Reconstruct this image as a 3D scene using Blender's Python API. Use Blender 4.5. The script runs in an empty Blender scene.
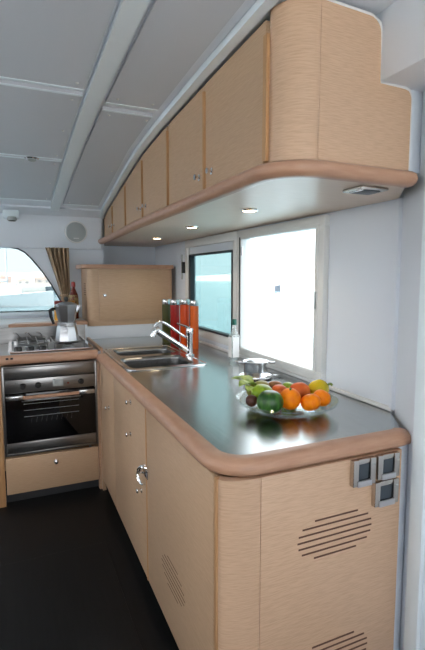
import bpy, bmesh, math, random
from mathutils import Vector, Matrix
random.seed(7)
PI = math.pi
sc = bpy.context.scene
COL = sc.collection
CAMH = 1.435

# ------------------------------------------------------------------ materials
def newmat(name):
    m = bpy.data.materials.new(name); m.use_nodes = True
    nt = m.node_tree; b = nt.nodes['Principled BSDF']
    return m, nt, b
def flat(name, col, rough=.5, metal=0, spec=.5, bump=0, bscale=200, **kw):
    m, nt, b = newmat(name)
    b.inputs['Base Color'].default_value = (*col, 1)
    b.inputs['Roughness'].default_value = rough
    b.inputs['Metallic'].default_value = metal
    b.inputs['Specular IOR Level'].default_value = spec
    for k, v in kw.items():
        b.inputs[k.replace('_', ' ')].default_value = v
    if bump:
        tc = nt.nodes.new('ShaderNodeTexCoord'); n = nt.nodes.new('ShaderNodeTexNoise'); bp = nt.nodes.new('ShaderNodeBump')
        n.inputs['Scale'].default_value = bscale; bp.inputs['Strength'].default_value = bump; bp.inputs['Distance'].default_value = .002
        nt.links.new(tc.outputs['Object'], n.inputs['Vector']); nt.links.new(n.outputs['Fac'], bp.inputs['Height'])
        nt.links.new(bp.outputs['Normal'], b.inputs['Normal'])
    return m
def noisy(name, c1, c2, scale=(8, 8, 160), nscale=1, rough=.4, metal=0, bump=.1, detail=4, lo=.35, hi=.65, rvar=0, wash=0, **kw):
    """two-colour procedural with stretched noise"""
    m, nt, b = newmat(name); N = nt.nodes; L = nt.links
    tc = N.new('ShaderNodeTexCoord'); mp = N.new('ShaderNodeMapping'); mp.inputs['Scale'].default_value = scale
    n = N.new('ShaderNodeTexNoise'); n.inputs['Scale'].default_value = nscale; n.inputs['Detail'].default_value = detail
    r = N.new('ShaderNodeValToRGB'); r.color_ramp.elements[0].position = lo; r.color_ramp.elements[1].position = hi
    r.color_ramp.elements[0].color = (*c1, 1); r.color_ramp.elements[1].color = (*c2, 1)
    L.new(tc.outputs['Object'], mp.inputs['Vector']); L.new(mp.outputs['Vector'], n.inputs['Vector']); L.new(n.outputs['Fac'], r.inputs['Fac'])
    L.new(r.outputs['Color'], b.inputs['Base Color'])
    b.inputs['Roughness'].default_value = rough; b.inputs['Metallic'].default_value = metal
    for k, v in kw.items(): b.inputs[k.replace('_', ' ')].default_value = v
    if rvar:
        mr = N.new('ShaderNodeMapRange'); mr.inputs['To Min'].default_value = rough - rvar; mr.inputs['To Max'].default_value = rough + rvar
        L.new(n.outputs['Fac'], mr.inputs['Value']); L.new(mr.outputs['Result'], b.inputs['Roughness'])
    if bump:
        bp = N.new('ShaderNodeBump'); bp.inputs['Strength'].default_value = bump; bp.inputs['Distance'].default_value = .001
        L.new(n.outputs['Fac'], bp.inputs['Height']); L.new(bp.outputs['Normal'], b.inputs['Normal'])
    return m
def glass(name, tint, refl=.08, gmax=.5, rough=.02, body=0, bodycol=(1, 1, 1)):
    """thin pane: see-through tint with a grazing reflection"""
    m = bpy.data.materials.new(name); m.use_nodes = True; nt = m.node_tree; N = nt.nodes; L = nt.links; N.clear()
    o = N.new('ShaderNodeOutputMaterial'); t = N.new('ShaderNodeBsdfTransparent'); g = N.new('ShaderNodeBsdfGlossy')
    f = N.new('ShaderNodeLayerWeight'); mx = N.new('ShaderNodeMixShader'); mr = N.new('ShaderNodeMapRange')
    t.inputs['Color'].default_value = (*tint, 1); g.inputs['Roughness'].default_value = rough; f.inputs['Blend'].default_value = .35
    mr.inputs['To Min'].default_value = refl; mr.inputs['To Max'].default_value = gmax
    L.new(f.outputs['Facing'], mr.inputs['Value']); L.new(mr.outputs['Result'], mx.inputs['Fac'])
    L.new(t.outputs[0], mx.inputs[1]); L.new(g.outputs[0], mx.inputs[2])
    last = mx
    if body:
        d = N.new('ShaderNodeBsdfDiffuse'); d.inputs['Color'].default_value = (*bodycol, 1); m2 = N.new('ShaderNodeMixShader'); m2.inputs['Fac'].default_value = body
        L.new(mx.outputs[0], m2.inputs[1]); L.new(d.outputs[0], m2.inputs[2]); last = m2
    L.new(last.outputs[0], o.inputs['Surface']); return m
def emit(name, col, s):
    m, nt, b = newmat(name); b.inputs['Base Color'].default_value = (*col, 1)
    b.inputs['Emission Color'].default_value = (*col, 1); b.inputs['Emission Strength'].default_value = s; return m

M = {}
M['oak'] = noisy('pale_oak', (.515, .34, .212), (.595, .41, .265), scale=(22, 22, 420), rough=.42, bump=.08, lo=.3, hi=.7)
M['oak_end'] = noisy('pale_oak_end', (.54, .352, .227), (.63, .427, .288), scale=(24, 24, 380), rough=.42, bump=.08, lo=.32, hi=.6)
M['oak_dark'] = noisy('oak_edge', (.50, .27, .12), (.58, .34, .17), scale=(60, 60, 4), rough=.4, bump=.05)
M['nosing'] = noisy('beech_nosing', (.46, .25, .16), (.54, .32, .21), scale=(14, 14, 120), rough=.33, bump=.04, lo=.3, hi=.7)
M['gel'] = flat('white_gelcoat', (.76, .82, .90), .35, bump=.02, bscale=30)
M['headliner'] = flat('headliner_grey', (.62, .665, .73), .75, bump=.15, bscale=400)
M['beam'] = flat('beam_white', (.82, .92, .98), .4)
M['frame'] = flat('window_frame_white', (.74, .76, .76), .35)
M['rubber'] = flat('black_rubber', (.012, .02, .028), .4)
M['dark'] = flat('dark_recess', (.012, .011, .01), .7)
M['slot'] = flat('slot_brown', (.12, .055, .035), .7)
M['toe'] = flat('toe_kick_grey', (.035, .037, .042), .45)
M['floor'] = noisy('dark_floor', (.004, .004, .0042), (.008, .008, .0085), scale=(30, 2, 1), nscale=2, rough=.5, bump=.08, rvar=.06, Specular_IOR_Level=.25)
M['steel'] = noisy('brushed_steel_top', (.42, .44, .44), (.47, .49, .49), scale=(90, 3, 3), nscale=3, rough=.21, metal=1, bump=.03, rvar=.03)
M['steel2'] = noisy('satin_steel', (.50, .50, .50), (.58, .58, .58), scale=(3, 3, 90), nscale=3, rough=.22, metal=1, bump=.02)
M['ovensteel'] = noisy('oven_steel', (.24, .24, .24), (.30, .295, .29), scale=(3, 3, 90), nscale=3, rough=.28, metal=1, bump=.02)
M['bowlsteel'] = noisy('bowl_steel', (.20, .20, .20), (.27, .27, .27), scale=(60, 3, 3), nscale=3, rough=.25, metal=1, bump=.02)
M['chrome'] = flat('chrome', (.82, .83, .85), .07, 1)
M['alu'] = flat('cast_aluminium', (.50, .51, .53), .28, 1)
M['ovenglass'] = flat('black_oven_glass', (.004, .004, .005), .05)
M['black'] = flat('black_plastic', (.012, .012, .013), .35)
M['blue'] = flat('slate_blue_insert', (.04, .055, .07), .35)
M['white'] = flat('white_plastic', (.78, .79, .80), .4)
M['greyp'] = flat('grey_grille', (.42, .46, .47), .6, bump=.4, bscale=500)
M['curtain'] = noisy('brown_curtain', (.30, .20, .12), (.58, .44, .30), scale=(90, 1, 2), nscale=1, rough=.85, bump=.2)
M['paneclear'] = glass('clear_pane', (.97, .99, 1), .02, .10)
M['panefront'] = glass('smoked_pane', (.52, .56, .57), .02, .12)
M['paneaqua'] = glass('aqua_pane', (.44, .54, .545), .02, .12)
M['jarglass'] = glass('jar_glass', (.93, .96, .95), .10)
M['bowlglass'] = glass('bowl_glass', (.93, .96, .95), .05, .28)
M['bottleglass'] = glass('bottle_glass', (.88, .93, .92), .14, body=.12, bodycol=(.8, .86, .84))
M['tab'] = flat('satin_tab', (.50, .51, .54), .3, .5)
M['lamp'] = emit('lamp_warm', (1, .74, .42), 14)
M['bronze'] = flat('dull_chrome', (.56, .53, .50), .22, 1)

# ------------------------------------------------------------------ mesh helpers
def bm_box(x0, x1, y0, y1, z0, z1, bevel=0, seg=2, bm=None):
    own = bm is None
    b = bmesh.new()
    bmesh.ops.create_cube(b, size=1)
    for v in b.verts:
        v.co = Vector(((x0 + x1) / 2 + v.co.x * (x1 - x0), (y0 + y1) / 2 + v.co.y * (y1 - y0), (z0 + z1) / 2 + v.co.z * (z1 - z0)))
    if bevel: bmesh.ops.bevel(b, geom=b.edges[:], offset=bevel, segments=seg, profile=.5, affect='EDGES')
    if own: return b
    return join(bm, b)
def join(bm, b):
    me = bpy.data.meshes.new('tmp'); b.to_mesh(me); b.free(); bm.from_mesh(me); bpy.data.meshes.remove(me); return bm
def bm_lathe(prof, c=(0, 0, 0), n=32, axis='Z', bm=None, ang=2 * PI):
    b = bmesh.new(); rings = []
    for r, z in prof:
        if r < 1e-6: rings.append([b.verts.new((0, 0, z))])
        else: rings.append([b.verts.new((r * math.cos(2 * PI * i / n), r * math.sin(2 * PI * i / n), z)) for i in range(n)])
    for a, d in zip(rings, rings[1:]):
        for i in range(n):
            j = (i + 1) % n
            if len(a) == 1 and len(d) == 1: continue
            if len(a) == 1: b.faces.new((a[0], d[i], d[j]))
            elif len(d) == 1: b.faces.new((a[i], d[0], a[j]))
            else: b.faces.new((a[i], a[j], d[j], d[i]))
    mt = {'Z': Matrix.Identity(3), 'X': Matrix.Rotation(PI / 2, 3, 'Y'), '-X': Matrix.Rotation(-PI / 2, 3, 'Y'), 'Y': Matrix.Rotation(-PI / 2, 3, 'X'), '-Y': Matrix.Rotation(PI / 2, 3, 'X')}[axis]
    for v in b.verts: v.co = mt @ v.co + Vector(c)
    bmesh.ops.recalc_face_normals(b, faces=b.faces[:])
    return b if bm is None else join(bm, b)
def bm_tube(pts, r, n=10, bm=None, closed=False):
    """round tube along 3-D points; r number or list"""
    P = [Vector(p) for p in pts]; b = bmesh.new(); rings = []
    rr = r if isinstance(r, (list, tuple)) else [r] * len(P)
    up = None
    for i, p in enumerate(P):
        if closed: t = P[(i + 1) % len(P)] - P[i - 1]
        else: t = (P[min(i + 1, len(P) - 1)] - P[max(i - 1, 0)])
        t.normalize()
        if up is None:
            up = Vector((0, 0, 1)) if abs(t.z) < .9 else Vector((1, 0, 0))
        s = t.cross(up); s.normalize(); up = s.cross(t); up.normalize()
        rings.append([b.verts.new(p + (s * math.cos(2 * PI * k / n) + up * math.sin(2 * PI * k / n)) * rr[i]) for k in range(n)])
    m = len(rings)
    for i in range(m if closed else m - 1):
        a, d = rings[i], rings[(i + 1) % m]
        for k in range(n): b.faces.new((a[k], a[(k + 1) % n], d[(k + 1) % n], d[k]))
    if not closed:
        b.faces.new(rings[0][::-1]); b.faces.new(rings[-1])
    bmesh.ops.recalc_face_normals(b, faces=b.faces[:])
    return b if bm is None else join(bm, b)
def smooth_path(pts, k=6):
    """Catmull-Rom"""
    P = [Vector(p) for p in pts]; out = []
    for i in range(len(P) - 1):
        a = P[max(i - 1, 0)]; b = P[i]; c = P[i + 1]; d = P[min(i + 2, len(P) - 1)]
        for j in range(k):
            t = j / k
            out.append(.5 * ((2 * b) + (c - a) * t + (2 * a - 5 * b + 4 * c - d) * t * t + (3 * b - a - 3 * c + d) * t ** 3))
    out.append(P[-1]); return out
def bm_prism(poly, h0, h1, plane='XY', bevel=0, bm=None):
    """extrude polygon; plane XY->z, XZ->y, YZ->x"""
    b = bmesh.new()
    def co(p, h):
        return {'XY': (p[0], p[1], h), 'XZ': (p[0], h, p[1]), 'YZ': (h, p[0], p[1])}[plane]
    lo = [b.verts.new(co(p, h0)) for p in poly]; hi = [b.verts.new(co(p, h1)) for p in poly]
    n = len(poly); b.faces.new(lo); b.faces.new(hi[::-1])
    for i in range(n): b.faces.new((lo[i], hi[i], hi[(i + 1) % n], lo[(i + 1) % n]))
    bmesh.ops.recalc_face_normals(b, faces=b.faces[:])
    if bevel: bmesh.ops.bevel(b, geom=b.edges[:], offset=bevel, segments=2, profile=.5, affect='EDGES')
    return b if bm is None else join(bm, b)
def bm_sweep(path, prof, bm=None):
    """sweep closed profile [(outward, z)] along 2-D path; outward = right-hand side of travel"""
    b = bmesh.new(); rings = []; n = len(path)
    for i, p in enumerate(path):
        p = Vector(p[:2])
        def nr(a, c):
            d = (Vector(c[:2]) - Vector(a[:2])).normalized(); return Vector((d.y, -d.x))
        if i == 0: nn = nr(path[0], path[1]); s = 1
        elif i == n - 1: nn = nr(path[-2], path[-1]); s = 1
        else:
            a, c = nr(path[i - 1], path[i]), nr(path[i], path[i + 1]); nn = (a + c).normalized(); s = 1 / max(.3, nn.dot(a))
        rings.append([b.verts.new((p.x + nn.x * o * s, p.y + nn.y * o * s, z)) for o, z in prof])
    m = len(prof)
    for a, d in zip(rings, rings[1:]):
        for k in range(m): b.faces.new((a[k], a[(k + 1) % m], d[(k + 1) % m], d[k]))
    b.faces.new(rings[0]); b.faces.new(rings[-1][::-1])
    bmesh.ops.recalc_face_normals(b, faces=b.faces[:])
    return b if bm is None else join(bm, b)
def arc(cx, cy, r, a0, a1, n=8):
    return [(cx + r * math.cos(math.radians(a0 + (a1 - a0) * i / n)), cy + r * math.sin(math.radians(a0 + (a1 - a0) * i / n))) for i in range(n + 1)]
def rrect(x0, x1, y0, y1, r, n=6):
    return arc(x1 - r, y0 + r, r, -90, 0, n) + arc(x1 - r, y1 - r, r, 0, 90, n) + arc(x0 + r, y1 - r, r, 90, 180, n) + arc(x0 + r, y0 + r, r, 180, 270, n)
def bm_plate_holes(outer, holes, z0, z1):
    b = bmesh.new(); loops = []
    for lp in [outer] + holes:
        vs = [b.verts.new((x, y, z1)) for x, y in lp]; loops.append(vs)
        for i in range(len(vs)): b.edges.new((vs[i], vs[(i + 1) % len(vs)]))
    bmesh.ops.triangle_fill(b, edges=b.edges[:], use_beauty=True, use_dissolve=False)
    top = b.faces[:]
    ex = bmesh.ops.extrude_face_region(b, geom=top)
    for v in [g for g in ex['geom'] if isinstance(g, bmesh.types.BMVert)]: v.co.z = z0
    bmesh.ops.recalc_face_normals(b, faces=b.faces[:])
    return b
def bm_blob(c, r, squash=(1, 1, 1), amp=.03, seed=0, rib=0, nrib=8, n=3, bm=None, dimple=.1):
    b = bmesh.new(); bmesh.ops.create_uvsphere(b, u_segments=28, v_segments=18, radius=1)
    rnd = random.Random(seed); ph = [rnd.uniform(0, 6.3) for _ in range(4)]
    for v in b.verts:
        d = v.co.normalized(); th = math.atan2(d.y, d.x)
        k = 1 + amp * math.sin(2 * d.x + ph[0]) * math.sin(3 * d.y + ph[1]) + amp * .6 * math.sin(2.5 * d.z + ph[2]) + rib * math.cos(nrib * th) * (1 - d.z * d.z)
        k -= dimple * max(0, abs(d.z) - .9) / .1 * .6
        v.co = Vector((d.x * k * squash[0], d.y * k * squash[1], d.z * k * squash[2])) * r
    rot = Matrix.Rotation(rnd.uniform(-.5, .5), 3, 'X') @ Matrix.Rotation(rnd.uniform(-.5, .5), 3, 'Y')
    for v in b.verts: v.co = rot @ v.co + Vector(c)
    return b if bm is None else join(bm, b)

# ------------------------------------------------------------------ object helpers
def link(name, bm, m, parent=None, smooth=True, angle=35):
    me = bpy.data.meshes.new(name)
    org = Vector((0, 0, 0))
    if parent is not None: org = parent['_o'] if '_o' in parent else Vector((0, 0, 0))
    org = Vector(org)
    for v in bm.verts: v.co -= org
    bm.to_mesh(me); bm.free()
    o = bpy.data.objects.new(name, me); COL.objects.link(o)
    if isinstance(m, str): m = M[m]
    me.materials.append(m)
    if smooth:
        for p in me.polygons: p.use_smooth = True
        me.set_sharp_from_angle(angle=math.radians(angle))
    if parent is not None:
        o.parent = parent; o['_o'] = tuple(org)
    return o
def thing(name, label, cat, loc, group=None):
    o = bpy.data.objects.new(name, None); COL.objects.link(o); o.location = loc; o['_o'] = tuple(loc); o.empty_display_size = .05
    o['label'] = label; o['category'] = cat
    if group: o['group'] = group
    return o
def single(name, bm, m, label, cat, group=None, origin=None, **kw):
    if origin is None:
        xs = [v.co for v in bm.verts]
        origin = (sum(v.x for v in xs) / len(xs), sum(v.y for v in xs) / len(xs), min(v.z for v in xs))
    for v in bm.verts: v.co -= Vector(origin)
    o = link(name, bm, m, None, **kw); o.location = origin; o['_o'] = tuple(origin); o['label'] = label; o['category'] = cat
    if group: o['group'] = group
    return o
def struct(name, bm, m, parent=None, **kw):
    o = link(name, bm, m, parent, **kw)
    if parent is None: o['kind'] = 'structure'
    return o
def copy_tree(o, parent=None, loc=None, label=None):
    c = o.copy(); COL.objects.link(c)
    if parent is not None: c.parent = parent
    if loc is not None: c.location = loc
    if label: c['label'] = label
    for ch in list(o.children): copy_tree(ch, c)
    return c

# ------------------------------------------------------------------ profiles of the place
WX = 1.30            # hull side wall
CZ = [(-2.6, 2.20), (1.0, 2.19), (1.6, 2.178), (2.2, 2.158), (2.6, 2.132), (3.0, 2.092), (3.4, 2.05), (3.8, 2.005), (4.0, 1.975), (4.15, 1.93)]
def lerp_tab(t, y):
    if y <= t[0][0]: return t[0][1]
    for (a, za), (b, zb) in zip(t, t[1:]):
        if y <= b: return za + (zb - za) * (y - a) / (b - a)
    return t[-1][1]
def ceilz(y): return lerp_tab(CZ, y)
XD = [(1.2, .70), (2.6, .705), (3.2, .727), (3.7, .745), (4.4, .765)]
def xd(y): return lerp_tab(XD, y)
YR = [-1.3, 0, .6, 1.0, 1.3, 1.6, 1.9, 2.2, 2.4, 2.6, 2.8, 3.0, 3.2, 3.4, 3.6, 3.8, 4.0, 4.15]
def yrange(a, b):
    return sorted(set([a, b] + [y for y in YR if a < y < b]))
def strip(x0, x1, y0, y1, dz0, dz1, bm=None, ztab=None):
    """slab following the ceiling profile; x0/x1 may be functions of y"""
    f0 = x0 if callable(x0) else (lambda y: x0); f1 = x1 if callable(x1) else (lambda y: x1)
    b = bmesh.new(); R = []
    for y in yrange(y0, y1):
        z = ceilz(y); R.append([b.verts.new((f0(y), y, z + dz0)), b.verts.new((f1(y), y, z + dz0)), b.verts.new((f1(y), y, z + dz1)), b.verts.new((f0(y), y, z + dz1))])
    for a, c in zip(R, R[1:]):
        for k in range(4): b.faces.new((a[k], a[(k + 1) % 4], c[(k + 1) % 4], c[k]))
    b.faces.new(R[0]); b.faces.new(R[-1][::-1])
    bmesh.ops.recalc_face_normals(b, faces=b.faces[:])
    return b if bm is None else join(bm, b)

# ------------------------------------------------------------------ floor
fl = bm_box(-2.6, 1.45, -1.3, 4.4, -.05, 0)
struct('floor', fl, 'floor', smooth=False)
single('floor_hatch', bm_box(-1.1, .40, .9, 2.36, .0005, .005, .002), 'floor', 'dark floor board panel with a faint seam in front of the oven', 'floor panel', smooth=False)
# ------------------------------------------------------------------ ceiling
struct('ceiling', strip(-2.6, WX, -1.3, 4.5, .012, .06), 'gel')
# long beam from near the camera to the front wall
bm = strip(.305, .372, -1.3, 4.1, -.006, .0125)
bmesh.ops.bevel(bm, geom=[e for e in bm.edges], offset=.004, segments=2, affect='EDGES') if False else None
struct('trim_1', bm, 'beam')
struct('trim_2', strip(lambda y: xd(y) - .046, lambda y: xd(y) - .012, -1.3, 4.12, -.014, .014), 'beam')
PANELS = [(-.95, .290, .30, 1.94, 'grey ceiling panel over the near left, left of the long white beam'),
          (-.95, .290, 1.985, 2.86, 'grey ceiling panel in the middle row left of the beam'),
          (-.95, .290, 2.885, 3.80, 'farthest grey ceiling panel left of the beam, behind the small lamp'),
          (.390, .615, -.6, 2.03, 'long grey ceiling panel between the beam and the near overhead cabinets'),
          (.390, .640, 2.10, 3.86, 'grey ceiling panel between the beam and the far overhead cabinets')]
for (x0, x1, y0, y1, lab) in PANELS:
    t = thing('ceiling_panel', lab, 'ceiling panel', ((x0 + x1) / 2, (y0 + y1) / 2, ceilz((y0 + y1) / 2)))
    xa = x1 if x0 > .3 else x1
    link('panel_board', strip(x0, (lambda y: xd(y) - .085) if x0 > .3 else x1, y0, y1, -.001, .0125), 'headliner', t)
    b = bmesh.new()
    for yy in (y0, y1 - .012): join(b, strip(x0, (lambda y: xd(y) - .085) if x0 > .3 else x1, yy, yy + .012, -.004, .0))
    link('edge_strip', b, 'beam', t)
    for (sx, sy) in ((x1 - .035, y0 + .06), (x1 - .035, y1 - .06), (x0 + .04, y1 - .06), (x0 + .04, y0 + .06), (x1 - .035, (y0 + y1) / 2)):
        link('screw_cap', bm_lathe([(0, -.006), (.004, -.005), (.007, -.001), (.007, .001)], (sx, sy, ceilz(sy)), 12), 'white', t)
# deckhead step on the right
struct('trim_3', bm_box(1.017, 1.6, -1.3, 1.12, 2.0035, 2.25, .006), 'gel')
# ------------------------------------------------------------------ right wall with openings
YA, YB, YC, YD = 2.60, 3.357, 1.722, 2.466
W1 = (YA, YB, 1.035, 1.59); W2 = (YC, YD, .985, 1.655)
def wall_yz(x0, x1, y0, y1, z0, z1, holes):
    b = bmesh.new()
    ys = sorted(set([y0, y1] + [h[0] for h in holes] + [h[1] for h in holes]))
    for a, c in zip(ys, ys[1:]):
        hs = [h for h in holes if h[0] <= a and h[1] >= c]
        if hs:
            h = hs[0]; bm_box(x0, x1, a, c, z0, h[2], bm=b); bm_box(x0, x1, a, c, h[3], z1, bm=b)
        else: bm_box(x0, x1, a, c, z0, z1, bm=b)
    bmesh.ops.remove_doubles(b, verts=b.verts[:], dist=1e-5)
    return b
struct('wall_right', wall_yz(WX, WX + .022, 1.26, 4.5, 0, 2.2, [W1, W2]), 'gel', smooth=False)
bm = bm_prism([(WX, 1.262), (1.17, 1.053), (1.17, -1.3), (1.6, -1.3), (1.6, 1.262)], 0, 2.2, 'XY')
struct('wall_aft_right', bm, 'gel', smooth=False)
struct('trim_4', bm_box(1.150, 1.1695, .985, 1.035, 0, 2.01, .003), 'beam')
struct('trim_8', bm_box(1.1395, 1.19, 1.088, 1.13, 0, .87), 'gel', smooth=False)
struct('trim_9', bm_box(1.1485, 1.29, 1.098, 1.13, 1.756, 2.004), 'gel', smooth=False)
struct('trim_5', bm_prism([(1.30, 1.252), (1.285, 1.262), (1.285, 1.275), (1.30, 1.275)], .93, 1.71, 'XY'), 'gel')
# caulk / splash strip above the worktop
struct('trim_6', bm_box(1.284, 1.2995, 1.262, 3.72, .921, .938, .004), 'white')
# far recess wall, front wall with window
def smooth_win():
    return [(-2.2, 1.129), (.396, 1.129), (.371, 1.213), (.295, 1.362), (.219, 1.48), (.145, 1.576), (.098, 1.624), (.048, 1.651), (-.012, 1.662), (-.085, 1.664), (-2.2, 1.664)]
wp = smooth_win()
bmh = bm_plate_holes([(-2.6, 0), (.745, 0), (.745, 1.99), (-2.6, 1.99)], [wp], 0, .10)
for v in bmh.verts: v.co = Vector((v.co.x, 4.25 - v.co.z, v.co.y)) if v.co.z > .05 else Vector((v.co.x, 4.19, v.co.y))
bmesh.ops.recalc_face_normals(bmh, faces=bmh.faces[:])
struct('wall_front', bmh, 'gel', smooth=False)
struct('wall_front_recess', bm_box(.745, 1.30, 4.40, 4.5, 0, 2.2), 'gel', smooth=False)
struct('wall_front_return', bm_box(.745, .765, 4.19, 4.4, 0, 2.2), 'gel', smooth=False)
# fascia above the window: a slightly proud panel with rolled lower edge
fas = bm_prism([(4.15, 1.655), (4.128, 1.662), (4.118, 1.69), (4.112, 1.80), (4.105, 1.93), (3.99, 1.975), (3.99, 2.0), (4.15, 2.0)], -2.6, .727, 'YZ')
struct('trim_7', fas, 'gel')
# black seal around the front window
pth = [(-2.2, 4.145, 1.129)] + [(x, 4.145, z) for x, z in wp[1:]]
fw = thing('window_3', 'x', 'window', (0, 4.2, 1.129)); del fw['label']; del fw['category']; fw['kind'] = 'structure'
link('window_seal', bm_tube([(x, 4.146, z) for x, z in wp], .006, 6, closed=True), 'rubber', fw)
b = bmesh.new(); vs = [b.verts.new((x, 4.165, z)) for x, z in wp]; f = b.faces.new(vs); ex = bmesh.ops.extrude_face_region(b, geom=[f])
for v in [g for g in ex['geom'] if isinstance(g, bmesh.types.BMVert)]: v.co.y = 4.171
bmesh.ops.recalc_face_normals(b, faces=b.faces[:])
link('pane', b, M['panefront'], fw, smooth=False)
link('sill_strip', bm_box(-2.2, .42, 4.125, 4.15, 1.095, 1.125, .006), 'beam', fw)
# left wall, out of frame; window opening and dark brown set to shape the light
struct('wall_left', wall_yz(-2.7, -2.6, -1.3, 4.25, 0, 2.2, [(-1.0, 3.6, 1.35, 2.0)]), flat('bounce_cut_brown', (.16, .10, .06), .5), smooth=False)
# aft: unseen bulkhead added to block low light, its opening sized for the rest
b = bmesh.new()
bm_box(-2.6, 1.6, -1.4, -1.3, 0, .75, bm=b); bm_box(-2.6, -.8, -1.4, -1.3, .75, 2.25, bm=b); bm_box(1.0, 1.6, -1.4, -1.3, .75, 2.25, bm=b); bm_box(-.8, 1.0, -1.4, -1.3, 1.95, 2.25, bm=b)
single('side_bounce_deck', bm_box(-5.2, -2.71, -1.4, 4.2, -1.09, 1.16), flat('side_bounce_white', (.8, .8, .79), .6), 'added unseen white deck bouncing light in through the port window opening', 'deck', smooth=False)  # added out of view to bounce sunlight up onto the ceiling
struct('wall_aft_light_block', b, bpy.data.materials['bounce_cut_brown'], smooth=False)  # same dark brown, chosen to cut bounce onto the lower fronts
single('cockpit_bounce_deck', bm_box(-2.6, 1.6, -5.5, -1.41, -1.09, .36), flat('cockpit_bounce_white', (.75, .74, .72), .6), 'added unseen white deck behind the aft opening, bouncing light indoors', 'deck', smooth=False)  # unseen reflector added to lift ceiling and upper cabinets

# ------------------------------------------------------------------ side windows
def ring_yz(y0, y1, z0, z1, w, x0, x1, bev=.003, bm=None):
    b = bm or bmesh.new()
    bm_box(x0, x1, y0, y1, z0, z0 + w, bev, bm=b); bm_box(x0, x1, y0, y1, z1 - w, z1, bev, bm=b)
    bm_box(x0, x1, y0, y0 + w, z0 + w, z1 - w, bev, bm=b); bm_box(x0, x1, y1 - w, y1, z0 + w, z1 - w, bev, bm=b)
    return b
w1 = thing('window_1', 'x', 'window', (WX, 2.98, 1.0)); w2 = thing('window_2', 'x', 'window', (WX, 2.09, .97))
for w in (w1, w2):
    del w['label']; del w['category']; w['kind'] = 'structure'
link('window_frame', ring_yz(2.545, 3.47, .972, 1.705, .055, 1.274, 1.3005), 'frame', w1)
link('window_seal', ring_yz(YA - .004, YB + .004, 1.031, 1.594, .014, 1.268, 1.31, .002), 'rubber', w1)
link('window_seal', bm_box(1.262, 1.30, YB - .032, YB, 1.036, 1.588, .003), 'rubber', w1)
link('pane', bm_box(1.308, 1.314, YA - .001, YB + .001, 1.034, 1.591), 'paneaqua', w1, smooth=False)
h = link('hinge', bm_box(1.255, 1.28, 3.478, 3.505, 1.45, 1.54, .004), 'black', w1)
link('hinge_pin', bm_lathe([(0, 1.40), (.006, 1.40), (.006, 1.60), (0, 1.60)], (1.262, 3.505, 0), 10), 'greyp', w1)
link('window_frame', ring_yz(1.672, 2.530, .945, 1.700, .045, 1.270, 1.3005), 'frame', w2)
link('inner_frame', ring_yz(YC - .012, YD + .012, .975, 1.665, .018, 1.262, 1.31), 'frame', w2)
link('window_seal', bm_box(1.258, 1.30, YD + .004, YD + .016, .975, 1.66, .002), 'rubber', w2)
link('latch', bm_box(1.255, 1.264, YC - .012, YC - .004, 1.28, 1.36, .002), 'greyp', w2)
link('pane', bm_box(1.308, 1.314, YC - .001, YD + .001, .984, 1.656), 'paneclear', w2, smooth=False)
link('stay', bm_lathe([(0, 1.55), (.008, 1.552), (.008, 1.60), (0, 1.602)], (1.256, 2.44, 0), 10), 'alu', w2)

# ------------------------------------------------------------------ base cabinets
ZT = .874
def knob(parent, c, axis='-X', s=1):
    k = link('knob', bm_lathe([(0, .0), (.013 * s, 0), (.013 * s, .004), (.0055 * s, .006), (.0055 * s, .014), (.010 * s, .017), (.011 * s, .022), (.008 * s, .026), (0, .027)], c, 20, axis), 'chrome', parent); return k
def door_slab(parent, y0, y1, z0, z1, name='door', m='oak'):
    return link(name, bm_box(.500, .518, y0 + .002, y1 - .002, z0, z1, .0025), m, parent)
def edge_strip(parent, y):
    return link('edge_strip', bm_box(.497, .512, y - .006, y + .006, .08, ZT - .005, .002), 'oak_dark', parent)
# near cabinet: door, rounded corner, end panel
c1 = thing('base_cabinet', 'nearest pale oak base cabinet, with rounded corner and slotted end panel', 'cabinet', (.8, 1.45, 0), 'base cabinets under the steel worktop')
link('carcass', bm_box(.522, 1.284, 1.262, 1.858, .08, .70), 'oak', c1, smooth=False)
d = door_slab(c1, 1.135, 1.858, .08, ZT - .006)
NEAR = []
ctr = (1.51, .262)
for i in range(7):
    zz = .366 - i * .0185; half = [.06, .10, .125, .135, .125, .10, .06][i]
    link('vent_slot', bm_box(.4992, .503, 1.515 - half, 1.515 + half, zz - .0014, zz + .0014), 'slot', c1, smooth=False)
link('edge_strip', bm_box(.497, .514, 1.107, 1.130, .0, ZT - .004, .003), 'oak_dark', c1)
cp = [(.50, 1.106)] + arc(.60, 1.165, .0, 0, 0, 1)[:0]
outer = arc(.612, 1.177, .112, 180 + 40 * 0, 270, 12)
outer = [(.50, 1.108)] + [p for p in outer if p[1] < 1.106]
rc = .105
outer = [(.50, 1.104)] 
# corner post: short radius from the door plane to the end panel
for i in range(1, 11):
    a = math.radians(180 + 90 * i / 10); outer.append((.612 + .112 * math.cos(a), 1.104 + .039 * math.sin(a)))
inner = [(x + .018, y + .022) for x, y in outer[::-1]]
link('corner_post', bm_prism(outer + inner, 0, ZT - .003, 'XY'), 'oak_end', c1, angle=50)
ep = link('end_panel', bm_box(.6145, 1.138, 1.065, 1.085, 0, ZT - .003, .0015), 'oak_end', c1)
SL = [(.80, .962, .702), (.756, 1.004, .6825), (.743, 1.017, .6625), (.739, 1.019, .643), (.743, 1.015, .6235), (.755, 1.002, .604), (.799, .959, .5845)]
for z0 in (0, -.411):
    for (xa, xb, z) in SL:
        link('vent_slot', bm_box(xa, xb, 1.0635, 1.068, z + z0 - .0024, z + z0 + .0024), 'slot', c1, smooth=False)
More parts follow.
